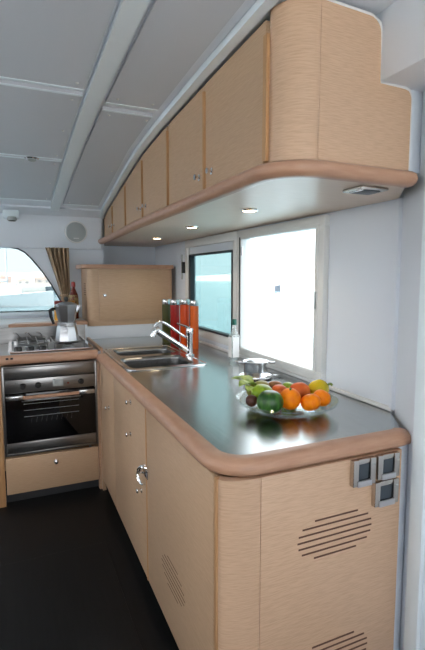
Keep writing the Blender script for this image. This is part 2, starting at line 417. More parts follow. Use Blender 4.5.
# middle unit
c2 = thing('base_cabinet', 'pale oak base cabinet with three chrome knobs, in front of the sink', 'cabinet', (.8, 2.2, 0), 'base cabinets under the steel worktop')
link('carcass', bm_box(.522, 1.284, 1.862, 2.553, .08, .70), 'oak', c2, smooth=False)
link('door', bm_box(.500, .518, 1.870, 2.551, .08, ZT - .006, .0015), 'oak', c2)
edge_strip(c2, 1.863)
knob(c2, (.500, 2.13, .824)); knob(c2, (.500, 2.14, .66)); knob(c2, (.500, 1.945, .462))
c3 = thing('base_cabinet', 'narrow pale oak base cabinet with one chrome knob, next to the oven', 'cabinet', (.8, 2.78, 0), 'base cabinets under the steel worktop')
link('carcass', bm_box(.522, 1.284, 2.557, 3.70, .08, .70), 'oak', c3, smooth=False)
door_slab(c3, 2.557, 2.962, .08, ZT - .006)
knob(c3, (.500, 2.69, .643))
link('corner_stile', bm_box(.497, .52, 2.964, 3.0, .0, ZT - .004, .002), 'oak', c3)
# toe kick
struct('baseboard_right', bm_box(.545, .57, 1.10, 3.03, 0, .08), 'toe', smooth=False)
# latch straddling the gap between two cabinets
lt = thing('door_latch', 'large chrome lever latch across the gap between two base cabinet doors', 'latch', (.50, 1.865, .57))
link('backplate', bm_box(.4945, .500, 1.815, 1.925, .535, .60, .002), 'chrome', lt)
link('lever_ring', bm_tube(smooth_path([(.488, 1.92, .605), (.468, 1.935, .57), (.464, 1.925, .52), (.472, 1.88, .49), (.482, 1.845, .497)], 5), [.0075] * 21, 10), 'chrome', lt)
link('keeper', bm_tube(smooth_path([(.490, 1.80, .63), (.466, 1.815, .635), (.460, 1.84, .60), (.470, 1.865, .575), (.485, 1.88, .565)], 5), .0085, 10), 'chrome', lt)
link('hasp', bm_tube(smooth_path([(.490, 1.84, .635), (.462, 1.85, .625), (.456, 1.875, .60), (.466, 1.90, .59), (.485, 1.925, .59)], 5), .007, 10), 'chrome', lt)

lt.scale = (.8, .62, .62); lt.location.z = .578
# ------------------------------------------------------------------ latches on the end panel
def flush_latch(x0, x1, z0, z1, label):
    t = thing('panel_latch', label, 'latch', ((x0 + x1) / 2, 1.0645, z0), 'three chrome flush latches on the end panel')
    b = bmesh.new(); w = .016
    bm_box(x0, x0 + .022, 1.046, 1.0645, z0, z1, .003, bm=b); bm_box(x1 - .022, x1, 1.046, 1.0645, z0, z1, .003, bm=b)
    bm_box(x0 + .022, x1 - .022, 1.049, 1.0645, z1 - w, z1, .003, bm=b); bm_box(x0 + .022, x1 - .022, 1.049, 1.0645, z0, z0 + w, .003, bm=b)
    link('bezel', b, 'bronze', t)
    link('insert', bm_box(x0 + .022, x1 - .022, 1.056, 1.0645, z0 + w, z1 - w, .001), 'blue', t)
    link('finger_flap', bm_prism([(1.056, z1 - w), (1.050, z1 - w), (1.053, z1 - w - .045), (1.056, z1 - w - .045)], x0 + .026, x1 - .026, 'YZ'), 'blue', t)
    link('pull_tab', bm_box(x0 + .017, x1 - .017, 1.043, 1.052, z0 - .002, z0 + .016, .002), 'tab', t)
    link('screw', bm_lathe([(0, 0), (.004, 0), (.004, .002), (0, .003)], (x1 - .010, 1.046, z1 - .02), 12, '-Y'), 'greyp', t)
flush_latch(.925, 1.014, .788, .872, 'left of the two chrome latches side by side under the worktop edge')
flush_latch(1.022, 1.112, .794, .872, 'right of the two chrome latches side by side, touching the panel corner')
flush_latch(1.014, 1.112, .706, .786, 'lower chrome latch alone below the upper pair')

# ------------------------------------------------------------------ worktop
wt = thing('worktop', 'brushed steel worktop with a rounded orange-brown wooden edge', 'worktop', (.9, 2.3, .875))
hole1 = rrect(.575, .960, 2.425, 2.76, .05); hole2 = rrect(.60, .985, 2.83, 3.10, .05)
outer = [(.526, 3.62)] + [(.526, 1.20)] + arc(.606, 1.183, .08, 180, 270, 8) + [(1.165, 1.103), (1.185, 1.12), (1.283, 1.262), (1.299, 1.28), (1.299, 3.72), (.526, 3.72)]
link('steel_top', bm_plate_holes(outer, [hole1[::-1], hole2[::-1]], .905, .920), 'steel', wt, smooth=False)
nose = [(-.012, .9215), (.012, .9235), (.030, .919), (.041, .908), (.0455, .895), (.042, .883), (.032, .876), (.018, .873), (-.012, .873)]
path = [(.524, 3.0), (.524, 1.22)] + [(.612 + .088 * math.cos(math.radians(a)), 1.193 + .088 * math.sin(math.radians(a))) for a in range(188, 271, 9)] + [(.63, 1.105), (1.10, 1.105)] 
# travel goes -Y then +X : outward must be on the right-hand side
p2 = path + [(1.138, 1.105), (1.158, 1.108), (1.166, 1.118)]
sw = bm_sweep(p2, nose)
link('wooden_edge', sw, 'nosing', wt, angle=60)
link('side_fiddle', bm_box(.513, .530, 3.03, 3.63, .905, .952, .005), 'nosing', wt)
# ------------------------------------------------------------------ sink
sk = thing('sink', 'polished steel double-bowl sink set into the worktop', 'sink', (.77, 2.76, .74))
rim = bm_plate_holes(rrect(.548, 1.012, 2.375, 3.145, .04), [hole1[::-1], hole2[::-1]], .9195, .9245)
link('rim', rim, 'steel2', sk, smooth=False)
b = bm_tube([(x, y, .9225) for x, y in rrect(.550, 1.010, 2.377, 3.143, .04)], .005, 8, closed=True)
link('rim_bead', b, 'chrome', sk)
for nm, hp in (('near_bowl', hole1), ('far_bowl', hole2)):
    b = bmesh.new(); rings = []
    cx = sum(p[0] for p in hp) / len(hp); cy = sum(p[1] for p in hp) / len(hp)
    for s, z in ((1.0, .9235), (.985, .90), (.97, .83), (.95, .785), (.88, .765), (.3, .76)):
        rings.append([b.verts.new((cx + (x - cx) * s, cy + (y - cy) * s, z)) for x, y in hp])
    for a, d2 in zip(rings, rings[1:]):
        n = len(a)
        for i in range(n): b.faces.new((a[i], a[(i + 1) % n], d2[(i + 1) % n], d2[i]))
    b.faces.new(rings[-1])
    o = link('bowl', b, 'bowlsteel', sk)
    so = o.modifiers.new('s', 'SOLIDIFY'); so.thickness = .002
    link('drain', bm_lathe([(0, .7625), (.02, .763), (.034, .768), (.036, .766)], (cx, cy, 0), 20), 'chrome', sk)
# ------------------------------------------------------------------ faucet
fx, fy = 1.020, 2.70
ft = thing('faucet', 'chrome pull-out mixer tap with slanted spout beside the sink', 'faucet', (fx, fy, .92))
link('base_flange', bm_lathe([(0, .9205), (.030, .9205), (.030, .927), (.024, .933), (0, .933)], (fx, fy, 0), 28), 'chrome', ft)
link('body', bm_lathe([(0, .93), (.020, .93), (.020, 1.055), (.023, 1.060), (.023, 1.088), (.020, 1.098), (0, 1.10)], (fx, fy, 0), 28), 'chrome', ft)
link('lever', bm_tube(smooth_path([(fx, fy, 1.094), (fx - .03, fy + .01, 1.112), (fx - .075, fy + .03, 1.128)], 5), [.008] * 5 + [.0065] * 5 + [.006], 10), 'chrome', ft)
A = Vector((fx - .015, fy, .955)); B = Vector((fx - .205, fy + .01, 1.085))
link('spray_wand', bm_tube([A, A.lerp(B, .3), A.lerp(B, .72), A.lerp(B, .85), B], [.0165, .0165, .0175, .021, .0205], 18), 'chrome', ft)
hd = Vector((fx - .218, fy + .01, 1.095))
link('spray_head', bm_tube([hd + Vector((.018, 0, .004)), hd, hd + Vector((-.016, 0, -.014)), hd + Vector((-.022, 0, -.04))], [.02, .0215, .019, .017], 18), 'chrome', ft)
sp = smooth_path([(fx - .002, fy + .02, 1.03), (fx - .05, fy + .02, 1.058), (fx - .12, fy + .02, 1.110), (fx - .17, fy + .02, 1.140), (fx - .205, fy + .02, 1.140), (fx - .232, fy + .02, 1.115)], 6)
link('spout', bm_tube(sp, .0085, 12), 'chrome', ft)

# ------------------------------------------------------------------ stove corner
st = thing('oven_cabinet', 'pale oak oven housing with drawer and wooden top edge, left of the sink run', 'cabinet', (.2, 3.3, 0))
link('side_post', bm_box(-.150, -.092, 2.985, 3.03, 0, .885, .003), 'oak_dark', st)
link('side_post', bm_box(.480, .4965, 2.992, 3.03, .0, .872, .002), 'oak_end', st)
link('carcass', bm_box(-.14, .4965, 3.56, 3.62, .0, .93), 'oak', st, smooth=False)
dr = link('drawer', bm_box(-.085, .476, 2.980, 3.0, .075, .303, .004), 'oak', st)
k = link('knob', bm_lathe([(0, 0), (.014, 0), (.014, .004), (.006, .006), (.006, .013), (.011, .017), (.011, .022), (0, .026)], (.208, 2.980, .247), 20, '-Y'), 'chrome', dr)
link('top_panel', bm_plate_holes([(-.15, 3.01), (.512, 3.01), (.512, 3.625), (-.15, 3.625)], [rrect(-.03, .46, 3.09, 3.57, .02)[::-1]], .912, .936), 'ovensteel', st, smooth=False)
noseS = [(-.012, .945), (.008, .946), (.022, .941), (.029, .930), (.029, .905), (.024, .892), (.012, .886), (-.012, .886)]
link('wooden_edge', bm_sweep([(-.155, 3.022), (.49, 3.022)], noseS), 'nosing', st, angle=60)
for xx in (-.052, -.026):
    link('stud', bm_box(xx - .008, xx + .008, 2.990, 2.9945, .922, .934, .002), 'black', st)
struct('baseboard_front', bm_box(-.092, .545, 3.045, 3.07, 0, .074), 'toe', smooth=False)
# backsplash & ledge
single('backsplash', bm_box(-.12, .50, 3.626, 3.634, .936, 1.052, .001), 'ovensteel', 'shiny steel splash plate behind the hob', 'backsplash', smooth=False)
struct('wall_front_low', bm_box(-2.6, .52, 3.636, 4.145, 0, 1.050), 'gel', smooth=False)
single('ledge', bm_prism([(-.045, 3.618), (.52, 3.618), (.52, 3.74), (.005, 3.74)], 1.0515, 1.076, 'XY', .004), 'nosing', 'wooden ledge shelf under the front window behind the hob', 'shelf')
single('ledge', bm_prism([(-.6, 3.618), (-.05, 3.618), (.000, 3.743), (.52, 3.743), (.52, 4.12), (-.6, 4.12)], 1.0515, 1.0755, 'XY', .003), 'white', 'white sill surface between the wooden ledge and the front window', 'shelf')
# ------------------------------------------------------------------ oven
ov = thing('oven', 'built-in steel oven with black glass door', 'oven', (.195, 3.2, .31))
link('body', bm_box(-.075, .468, 3.03, 3.555, .33, .87), 'dark', ov, smooth=False)
link('outer_frame', (lambda b: (bm_box(-.088, -.074, 2.983, 3.03, .318, .880, .002, bm=b), bm_box(.466, .479, 2.983, 3.03, .318, .880, .002, bm=b), bm_box(-.074, .466, 2.983, 3.03, .318, .332, .002, bm=b), bm_box(-.074, .466, 2.983, 3.03, .868, .880, .002, bm=b), b)[-1])(bmesh.new()), 'ovensteel', ov)
link('vent_panel', bm_box(-.073, .465, 2.995, 3.03, .800, .867, .002), 'ovensteel', ov)
cpn = link('control_panel', bm_box(-.073, .465, 2.984, 3.03, .712, .796, .003), 'ovensteel', ov)
link('display', bm_box(.205, .268, 2.982, 2.985, .735, .782, .001), 'greyp', cpn)
for x, r in ((.030, .017), (.118, .017), (.378, .016)):
    link('knob', bm_lathe([(0, 0), (r * 1.15, 0), (r * 1.1, .004), (r, .006), (r * .9, .020), (r * .8, .022), (0, .022)], (x, 2.984, .752), 24, '-Y'), 'black', cpn)
link('pilot_lamp', bm_lathe([(0, 0), (.006, 0), (.005, .004), (0, .005)], (.297, 2.984, .75), 12, '-Y'), flat('red_lens', (.25, .03, .02), .2), cpn)
for i in range(4):
    link('mark', bm_box(-.012 + i * .005, -.009 + i * .005, 2.9835, 2.985, .772, .776), 'black', cpn, smooth=False) if i % 2 == 0 else None
dv = link('door', bm_box(-.073, .465, 2.984, 3.028, .400, .706, .004), 'ovenglass', ov)
link('window_trim', ring_yz(.0, 1, .0, 1, .1, 0, 1) if False else (lambda b: (bm_box(.02, .372, 2.9825, 2.9845, .655, .662, .0005, bm=b), b)[-1])(bmesh.new()), 'ovensteel', dv)
rk = (lambda b: b)(bmesh.new())
for z in (.640, .600, .560):
    bm_tube([(.03, 2.981, z), (.36, 2.981, z - .002)], .0022, 6, bm=rk)
for i in range(9):
    x = .07 + i * .03; bm_tube([(x, 2.981, .52), (x + .006, 2.981, .552)], .0012, 5, bm=rk)
link('rack', rk, 'steel2', dv)
hb = bmesh.new()
link('handle', bm_tube([(.03, 2.955, .686), (.36, 2.955, .686)], .0105, 14), 'nosing', dv)
for x0, x1 in ((-.068, .03), (.36, .46)):
    link('handle_bracket', bm_box(x0, x1, 2.958, 2.985, .672, .700, .004), 'steel2', dv)
link('lower_strip', bm_box(-.073, .465, 2.986, 3.03, .334, .397, .003), 'ovensteel', ov)
# ------------------------------------------------------------------ hob
hbt = thing('hob', 'steel gas hob with chrome pan supports and black knobs', 'hob', (.215, 3.33, .936))
tray = bm_plate_holes(rrect(-.045, .475, 3.075, 3.585, .02), [rrect(-.025, .455, 3.095, 3.565, .015)[::-1]], .9365, .957)
link('rim', tray, 'chrome', hbt, smooth=False)
link('tray', bm_box(-.026, .456, 3.094, 3.566, .925, .940), 'ovensteel', hbt, smooth=False)
for x in (.012, .085, .160):
    link('knob', bm_lathe([(0, .940), (.025, .940), (.024, .972), (.018, .980), (0, .981)], (x, 3.128, 0), 20), 'black', hbt)
for (x, y, r) in ((.10, 3.30, .045), (.33, 3.22, .04), (.12, 3.47, .035), (.35, 3.46, .045)):
    bn = link('burner', bm_lathe([(0, .940), (r, .940), (r, .952), (r * .8, .955), (r * .8, .961), (r * .7, .965), (0, .966)], (x, y, 0), 24), 'alu', hbt)
    link('burner_cap', bm_lathe([(0, .9655), (r * .62, .9655), (r * .6, .970), (0, .972)], (x, y, 0), 24), 'black', bn)
for cx, w in ((.105, .19), (.335, .20)):
    g = bmesh.new(); x0, x1, y0, y1 = cx - w / 2, cx + w / 2, 3.165, 3.545
    bm_tube([(x, y, .982) for x, y in rrect(x0, x1, y0, y1, .03)], .0045, 8, closed=True, bm=g)
    for yy in (3.22, 3.30, 3.38, 3.46): bm_tube([(x0, yy, .983), (x1, yy, .983)], .004, 8, bm=g)
    for xx in (cx - .03, cx + .03): bm_tube([(xx, y0, .983), (xx, y1, .983)], .004, 8, bm=g)
    for xx in (x0 + .005, x1 - .005):
        for yy in (y0 + .01, y1 - .01): bm_tube([(xx, yy, .982), (xx, yy, .941)], .004, 8, bm=g)
    link('pan_support', g, 'ovensteel', hbt)
for i, x in enumerate((.0, .075, .15)):
    link('pot_holder', bm_tube(smooth_path([(x + .03, 3.50, .95), (x + .028, 3.49, .99), (x + .01, 3.45, 1.025), (x - .01, 3.42, 1.03)], 5), .003, 8), 'chrome', hbt)
# ------------------------------------------------------------------ moka pot
mx, my, mz = .324, 3.215, .9875
mk = thing('moka_pot', 'aluminium stovetop coffee maker with black handle standing on the hob', 'coffee maker', (mx, my, mz))
def bm_facet(prof, c, n=8): return bm_lathe(prof, c, n)
S = 1.12
link('boiler', bm_facet([(0, 0), (.068 * S, 0), (.070 * S, .006), (.058 * S, .085 * S), (.052 * S, .098 * S), (.0, .098 * S)], (mx, my, mz)), 'alu', mk, angle=20)
link('collar', bm_lathe([(.045 * S, .095 * S), (.056 * S, .097 * S), (.056 * S, .112 * S), (.045 * S, .114 * S)], (mx, my, mz), 32), 'alu', mk)
b = bm_facet([(0, .112 * S), (.046 * S, .112 * S), (.052 * S, .13 * S), (.067 * S, .215 * S), (.066 * S, .217 * S), (.0, .216 * S)], (mx, my, mz))
link('upper_chamber', b, 'alu', mk, angle=20)
link('spout', bm_prism([(mx + .05, mz + .18), (mx + .062, mz + .242), (mx + .098, mz + .246), (mx + .075, mz + .20)], my - .012, my + .012, 'XZ', .003), 'alu', mk)
lid = link('lid', bm_facet([(.066 * S, .217 * S), (.067 * S, .222 * S), (.03 * S, .238 * S), (0, .240 * S)], (mx, my, mz)), 'alu', mk, angle=20)
link('lid_knob', bm_lathe([(0, .238 * S), (.009, .238 * S), (.014, .256 * S), (.010, .268 * S), (0, .27 * S)], (mx, my, mz), 14), 'black', lid)
link('handle', bm_tube([(mx - .07, my, mz + .222), (mx - .090, my, mz + .222), (mx - .104, my, mz + .212), (mx - .100, my, mz + .17), (mx - .084, my, mz + .12)], [.008, .010, .012, .011, .009], 10), 'black', mk)

# ------------------------------------------------------------------ jars and bottle on the ledge
red = flat('red_lid', (.30, .03, .025), .35); honey = flat('honey', (.75, .36, .04), .18, Coat_Weight=.5)
def jar(x, y, r, h, lidm, body, label):
    t = thing('jar', label, 'jar', (x, y, 1.0765))
    z = 1.0765
    link('glass_body', bm_lathe([(0, 0), (r * .92, 0), (r, .006), (r, h * .75), (r * .8, h * .85), (r * .75, h * .86), (0, h * .86)], (x, y, z), 24), body, t)
    link('lid', bm_lathe([(0, h * .84), (r * .88, h * .84), (r * .9, h * .86), (r * .9, h), (r * .82, h + .004), (0, h + .004)], (x, y, z), 24), lidm, t)
jar(.325, 3.80, .036, .150, red, honey, 'golden honey jar with a red lid behind the coffee maker handle')
jar(.405, 3.80, .052, .150, flat('gold_lid', (.50, .26, .05), .3, .6), flat('dark_preserve', (.16, .05, .02), .2), 'dark preserve jar with a gold lid behind the coffee maker')
bx, by, bz = .452, 3.90, 1.0765
bt = thing('bottle', 'tall dark red bottle with colourful label beside the curtain', 'bottle', (bx, by, bz))
link('glass_body', bm_lathe([(0, 0), (.037, 0), (.039, .006), (.039, .165), (.036, .195), (.020, .235), (.014, .25), (.014, .275), (0, .275)], (bx, by, bz), 28), flat('dark_red_glass', (.13, .018, .012), .12), bt)
link('label', bm_lathe([(.0395, .05), (.0398, .05), (.0398, .160), (.0365, .196), (.0360, .196), (.0395, .160)], (bx, by, bz), 28), noisy('patchy_label', (.14, .03, .015), (.34, .26, .10), scale=(60, 60, 40), nscale=1, rough=.5, bump=0, lo=.42, hi=.56), bt)
link('cap', bm_lathe([(0, .262), (.018, .262), (.018, .290), (.013, .302), (0, .304)], (bx, by, bz), 20), red, bt)
# ------------------------------------------------------------------ curtain
def curtain():
    b = bmesh.new(); rows = []; nz = 26; nx = 56
    for i in range(nz + 1):
        t = i / nz; z = 1.664 - t * (1.664 - 1.10)
        tie = math.exp(-((z - 1.25) / .10) ** 2)
        if z > 1.25: w0 = .372 - (.372 - .257) * ((z - 1.25) / .414) ** 1.15
        else: w0 = .372
        w1 = .446 if z > 1.2 else .440
        row = []
        for j in range(nx + 1):
            s = j / nx; x = w0 + (w1 - w0) * s
            y = 4.085 + .016 * (1 - .4 * tie) * 1.5 * math.sin(s * 2 * PI * 5 + .6 * math.sin(t * 4)) + .006 * math.sin(s * 31)
            row.append(b.verts.new((x, y, z)))
        rows.append(row)
    for a, c in zip(rows, rows[1:]):
        for j in range(nx): b.faces.new((a[j], a[j + 1], c[j + 1], c[j]))
    return b
ct = thing('curtain', 'gathered brown curtain hanging at the right of the front window', 'curtain', (.36, 4.085, 1.1))
o = link('fabric', curtain(), 'curtain', ct); so = o.modifiers.new('s', 'SOLIDIFY'); so.thickness = .002
link('tie_band', bm_tube([(.41 + .046 * math.cos(a), 4.085 + .026 * math.sin(a), 1.262) for a in [2 * PI * i / 20 for i in range(20)]], .008, 8, closed=True), 'curtain', ct)
# ------------------------------------------------------------------ speaker, spot lamps
spk = thing('speaker', 'round grey speaker grille on the white panel above the curtain', 'speaker', (.512, 4.11, 1.802))
link('rim', bm_lathe([(0, 0), (.095, 0), (.095, .006), (.088, .011), (.082, .009), (0, .009)], (.512, 4.112, 1.802), 48, '-Y'), 'white', spk)
link('grille', bm_lathe([(0, .0095), (.083, .0095), (.078, .013), (.04, .016), (0, .017)], (.512, 4.112, 1.802), 48, '-Y'), 'greyp', spk)
link('badge', bm_box(.49, .534, 4.092, 4.096, 1.745, 1.752, .001), 'white', spk)
t = thing('ceiling_lamp', 'white housing with a dark round spot lamp on the front wall', 'lamp', (.01, 4.0, 1.86))
link('housing', bm_box(-.055, .065, 4.0, 4.106, 1.885, 1.95, .012), 'beam', t)
link('lamp_head', bm_lathe([(0, 0), (.030, 0), (.036, .008), (.036, .030), (0, .030)], (.012, 4.02, 1.866), 24), 'greyp', t)
link('lens', bm_lathe([(0, -.001), (.026, -.001), (.026, .004), (0, .004)], (.012, 4.02, 1.864), 24), 'dark', t)
t = thing('ceiling_lamp', 'small dark oval spot lamp on the ceiling panels', 'lamp', (.125, 2.87, 2.10))
zz = ceilz(2.87)
link('ring', bm_lathe([(.012, -.012), (.034, -.012), (.040, -.006), (.040, -.004), (.012, -.004)], (.125, 2.872, zz), 28), 'chrome', t)
link('lens', bm_lathe([(0, -.011), (.012, -.010), (.024, -.016), (.014, -.022), (0, -.022)], (.128, 2.872, zz), 20), 'greyp', t)
# ------------------------------------------------------------------ small cabinet in the corner
sc2 = thing('corner_cabinet', 'small pale oak cupboard with overhanging lid in the far corner above the worktop', 'cabinet', (.9, 3.9, 1.02))
bod = [(.545, 4.10), (.545, 3.80)] + arc(.595, 3.80, .05, 180, 270, 6) + [(1.255, 3.75), (1.255, 4.10)]
link('carcass', bm_prism(bod, 1.022, 1.485, 'XY'), 'oak', sc2, angle=40)
dd = link('door', bm_box(.635, 1.235, 3.735, 3.749, 1.065, 1.468, .002), 'oak', sc2)
link('knob', bm_lathe([(0, 0), (.014, 0), (.014, .004), (.006, .006), (.006, .013), (.011, .018), (0, .022)], (.678, 3.735, 1.27), 18, '-Y'), 'chrome', dd)
lidp = [(.50, 4.11), (.50, 3.82)] + arc(.565, 3.795, .065, 180, 270, 6) + [(1.268, 3.73), (1.268, 4.11)]
link('lid', bm_prism(lidp, 1.486, 1.52, 'XY', .008), 'nosing', sc2, angle=40)
for i in range(6):
    link('side_slot', bm_box(.5435, .547, 3.85, 3.93, 1.36 - i * .018, 1.365 - i * .018), 'slot', sc2, smooth=False)
struct('wall_front_splash', bm_box(.531, 1.2995, 3.745, 4.10, .0, 1.02), 'gel', smooth=False)
# ------------------------------------------------------------------ overhead cabinets
seams = [1.205, 1.68, 2.14, 2.62, 3.14, 3.68, 4.12]
def slab_yz(y0, y1, xo, th, z0, top, m, name, parent):
    b = bmesh.new(); R = []
    for y in sorted(set([y0, y1] + [v for v in YR if y0 < v < y1])):
        x = xd(y) + xo; zt = top(y)
        R.append([b.verts.new((x, y, z0)), b.verts.new((x + th, y, z0)), b.verts.new((x + th, y, zt)), b.verts.new((x, y, zt))])
    for a, c in zip(R, R[1:]):
        for k in range(4): b.faces.new((a[k], a[(k + 1) % 4], c[(k + 1) % 4], c[k]))
    b.faces.new(R[0]); b.faces.new(R[-1][::-1]); bmesh.ops.recalc_face_normals(b, faces=b.faces[:])
    return link(name, b, m, parent, smooth=False)
names = ['nearest pair of oak overhead cupboards with rounded corner and stepped end panel', 'middle pair of oak overhead cupboards below the curved ceiling', 'farthest pair of oak overhead cupboards, lowest where the ceiling drops']
for u in range(3):
    ya, ym, yb = seams[2 * u], seams[2 * u + 1], seams[2 * u + 2]
    t = thing('overhead_cabinet', names[u], 'cabinet', (1.0, (ya + yb) / 2, 1.752), 'overhead cabinets above the window')
    # carcass behind doors: near-black sheet, shade of the gaps put into its colour
    slab_yz(ya + .004, yb - .001, .022, .012, 1.754, lambda y: ceilz(y) - .006, 'dark', 'carcass', t)
    b = bmesh.new()
    for (y0, y1, side) in ((ya, ym, 0), (ym, yb, 1)):
        top = lambda y: ceilz(y) - .017
        dr = slab_yz(y0 + (.012 if side == 0 else .002), y1 - (.002 if side == 0 else .010), .0, .020, 1.768, top, 'oak', 'door', t)
        ky = (y1 - .07) if side == 0 else (y0 + .055)
        if u == 2: ky = (y1 - .07) if side == 0 else (y0 + .06)
        link('knob', bm_lathe([(0, 0), (.013, 0), (.013, .004), (.0055, .006), (.0055, .014), (.011, .017), (.011, .023), (0, .026)], (xd(ky), ky, 1.823), 18, '-X'), 'chrome', dr)
    for yy in ((ya, ym) if u else (ya, ym)):
        slab_yz(yy - .008 if yy != 1.205 else yy - .012, yy + (.004 if yy != 1.205 else .008), -.010, .024, 1.768, lambda y: ceilz(y) - (.045 if yy > 1.3 else .065), 'oak_dark', 'edge_strip', t)
    if u == 2:
        slab_yz(4.115, 4.13, .0, .50, 1.754, lambda y: ceilz(y) - .004, 'oak', 'side_panel', t)
    if u == 0:
        pth = [(.700, 1.193)] + [(.8 + .100 * math.cos(math.radians(180 + 9 * i)), 1.193 + .103 * math.sin(math.radians(180 + 9 * i))) for i in range(1, 11)]
        inn = [(x + .014, y + .014) for x, y in pth[::-1]]
        link('corner_post', bm_prism(pth + inn, 1.754, 2.184, 'XY'), 'oak_end', t, angle=50)
        pol = [(.8015, 1.754), (1.142, 1.754)] + arc(1.142 - .03, 2.0 - .03, .03, 0, 90, 6) + [(1.018, 2.001)] + arc(1.016 - .045, 2.178 - .045, .045, 0, 90, 6) + [(.8015, 2.184)]
        link('end_panel', bm_prism(pol, 1.090, 1.106, 'XZ'), 'oak_end', t, angle=40)
        # white sealing bead round the stepped edge
        bead = [(1.146, 1.095, 1.76), (1.146, 1.095, 1.975), (1.136, 1.093, 1.996), (1.115, 1.092, 2.001), (1.022, 1.092, 2.001), (1.018, 1.092, 2.14), (1.012, 1.095, 2.17), (.98, 1.095, 2.184), (.82, 1.095, 2.189)]
        link('sealing_bead', bm_tube(bead, .0045, 8), 'white', t)
# shelf under the overhead cabinets
sh = thing('overhead_shelf', 'pale underside board with rounded wooden edge below the overhead cabinets', 'shelf', (1.0, 2.5, 1.71))
yy_ = [4.12, 3.7, 3.2, 2.6, 2.0, 1.4, 1.24]
fp = [(xd(y) - .018, y) for y in yy_]
r = .12
cpath = [(.682 + r + r * math.cos(math.radians(a)), 1.205 + r * math.sin(math.radians(a))) for a in range(186, 271, 7)]
epath = [(.83, 1.085), (1.08, 1.085), (1.105, 1.085), (1.122, 1.087), (1.130, 1.094)]
nose2 = [(-.01, 1.708), (.012, 1.7055), (.026, 1.709), (.036, 1.719), (.040, 1.730), (.036, 1.742), (.024, 1.750), (-.01, 1.7525)]
link('wooden_edge', bm_sweep(fp + cpath + epath, nose2), 'nosing', sh, angle=60)
poly = [(x, y) for x, y in fp + cpath + epath[:-2]] + [(1.142, 1.10), (1.285, 1.264), (1.298, 1.29), (1.298, 4.395), (.768, 4.395), (.768, 4.16)]
link('underside_board', bm_plate_holes(poly, [], 1.711, 1.751), noisy('pale_board', (.76, .61, .50), (.82, .68, .57), scale=(6, 90, 6), nscale=2, rough=.34, bump=.02, Specular_IOR_Level=.3), sh, smooth=False)
for i, (x, y, lab) in enumerate(((.998, 3.32, 'farthest lit round downlight under the overhead shelf'), (.955, 2.483, 'middle lit round downlight under the overhead shelf'), (.932, 1.741, 'nearest lit round downlight under the overhead shelf'))):
    t = thing('downlight', lab, 'lamp', (x, y, 1.705), 'downlights under the overhead shelf')
    link('ring', bm_lathe([(.0285, .0055), (.0285, .002), (.031, -.001), (.036, .001), (.038, .0055)], (x, y, 1.705), 32), 'chrome', t)
    link('bulb', bm_lathe([(0, -.002), (.026, -.001), (.028, .0055), (0, .0055)], (x, y, 1.705), 24), 'lamp', t)
    L = bpy.data.lights.new('downlight_glow', 'SPOT'); L.energy = 3.5; L.color = (1, .8, .55); L.spot_size = 2.2; L.spot_blend = .8; L.shadow_soft_size = .02
    lo = bpy.data.objects.new('downlight_glow', L); COL.objects.link(lo); lo.location = (x, y, 1.698)
t = thing('shelf_socket', 'flat chrome and dark fitting under the near end of the shelf', 'fitting', (1.04, 1.165, 1.70))
link('plate', bm_box(.99, 1.10, 1.125, 1.215, 1.700, 1.7105, .003), 'bronze', t)
link('insert', bm_box(1.015, 1.08, 1.14, 1.20, 1.697, 1.7005, .001), 'blue', t)
link('rim', ring_yz(0, .001, 0, .001, .0001, 0, .001) if False else bm_box(1.005, 1.012, 1.14, 1.20, 1.6975, 1.7005, .001), 'chrome', t)

# ------------------------------------------------------------------ canisters
green = flat('olive_filling', (.06, .06, .006), .3); redf = flat('red_filling', (.38, .010, .006), .25)
org = flat('orange_filling', (.60, .065, .006), .25); org2 = flat('amber_filling', (.66, .11, .012), .25)
for (x, y, r, h, m, lab) in ((1.075, 3.345, .035, .330, green, 'tall olive green canister with steel lid, leftmost of the row'),
                             (1.088, 3.185, .034, .335, redf, 'tall bright red canister with steel lid'),
                             (1.112, 3.040, .034, .345, org, 'tall deep orange canister with steel lid, third in the row'),
                             (1.150, 2.950, .030, .340, org2, 'tall light orange canister with steel lid, nearest the window')):
    t = thing('canister', lab, 'canister', (x, y, .9205), 'row of tall canisters behind the tap')
    z = .9205
    link('filled_body', bm_lathe([(0, 0), (r * .95, 0), (r, .004), (r, h - .04), (0, h - .04)], (x, y, z), 32), m, t)
    link('lid', bm_lathe([(0, h - .0395), (r * .97, h - .0395), (r * 1.03, h - .035), (r * 1.03, h - .004), (r * .97, h), (0, h)], (x, y, z), 32), 'steel2', t)
# ------------------------------------------------------------------ oil bottle
ox, oy, oz = 1.188, 2.40, .9205
t = thing('oil_bottle', 'clear square bottle with green cap and white label below the window post', 'bottle', (ox, oy, oz))
link('glass_body', (lambda b: (bm_box(ox - .026, ox + .026, oy - .026, oy + .026, oz, oz + .165, .008, 3, bm=b), b)[-1])(bmesh.new()), 'bottleglass', t)
link('neck', bm_lathe([(.024, .160), (.020, .178), (.0125, .195), (.0115, .225), (.0, .225)], (ox, oy, oz), 20), 'bottleglass', t)
link('cap', bm_lathe([(0, .222), (.0145, .222), (.0145, .252), (.012, .255), (0, .255)], (ox, oy, oz), 20), flat('green_cap', (.005, .10, .07), .35), t)
link('label', bm_box(ox - .027, ox - .0262, oy - .02, oy + .02, oz + .03, oz + .15, 0), 'white', t, smooth=False)
link('label', bm_box(ox - .02, ox + .02, oy - .0275, oy - .0262, oz + .03, oz + .15, 0), 'white', t, smooth=False)
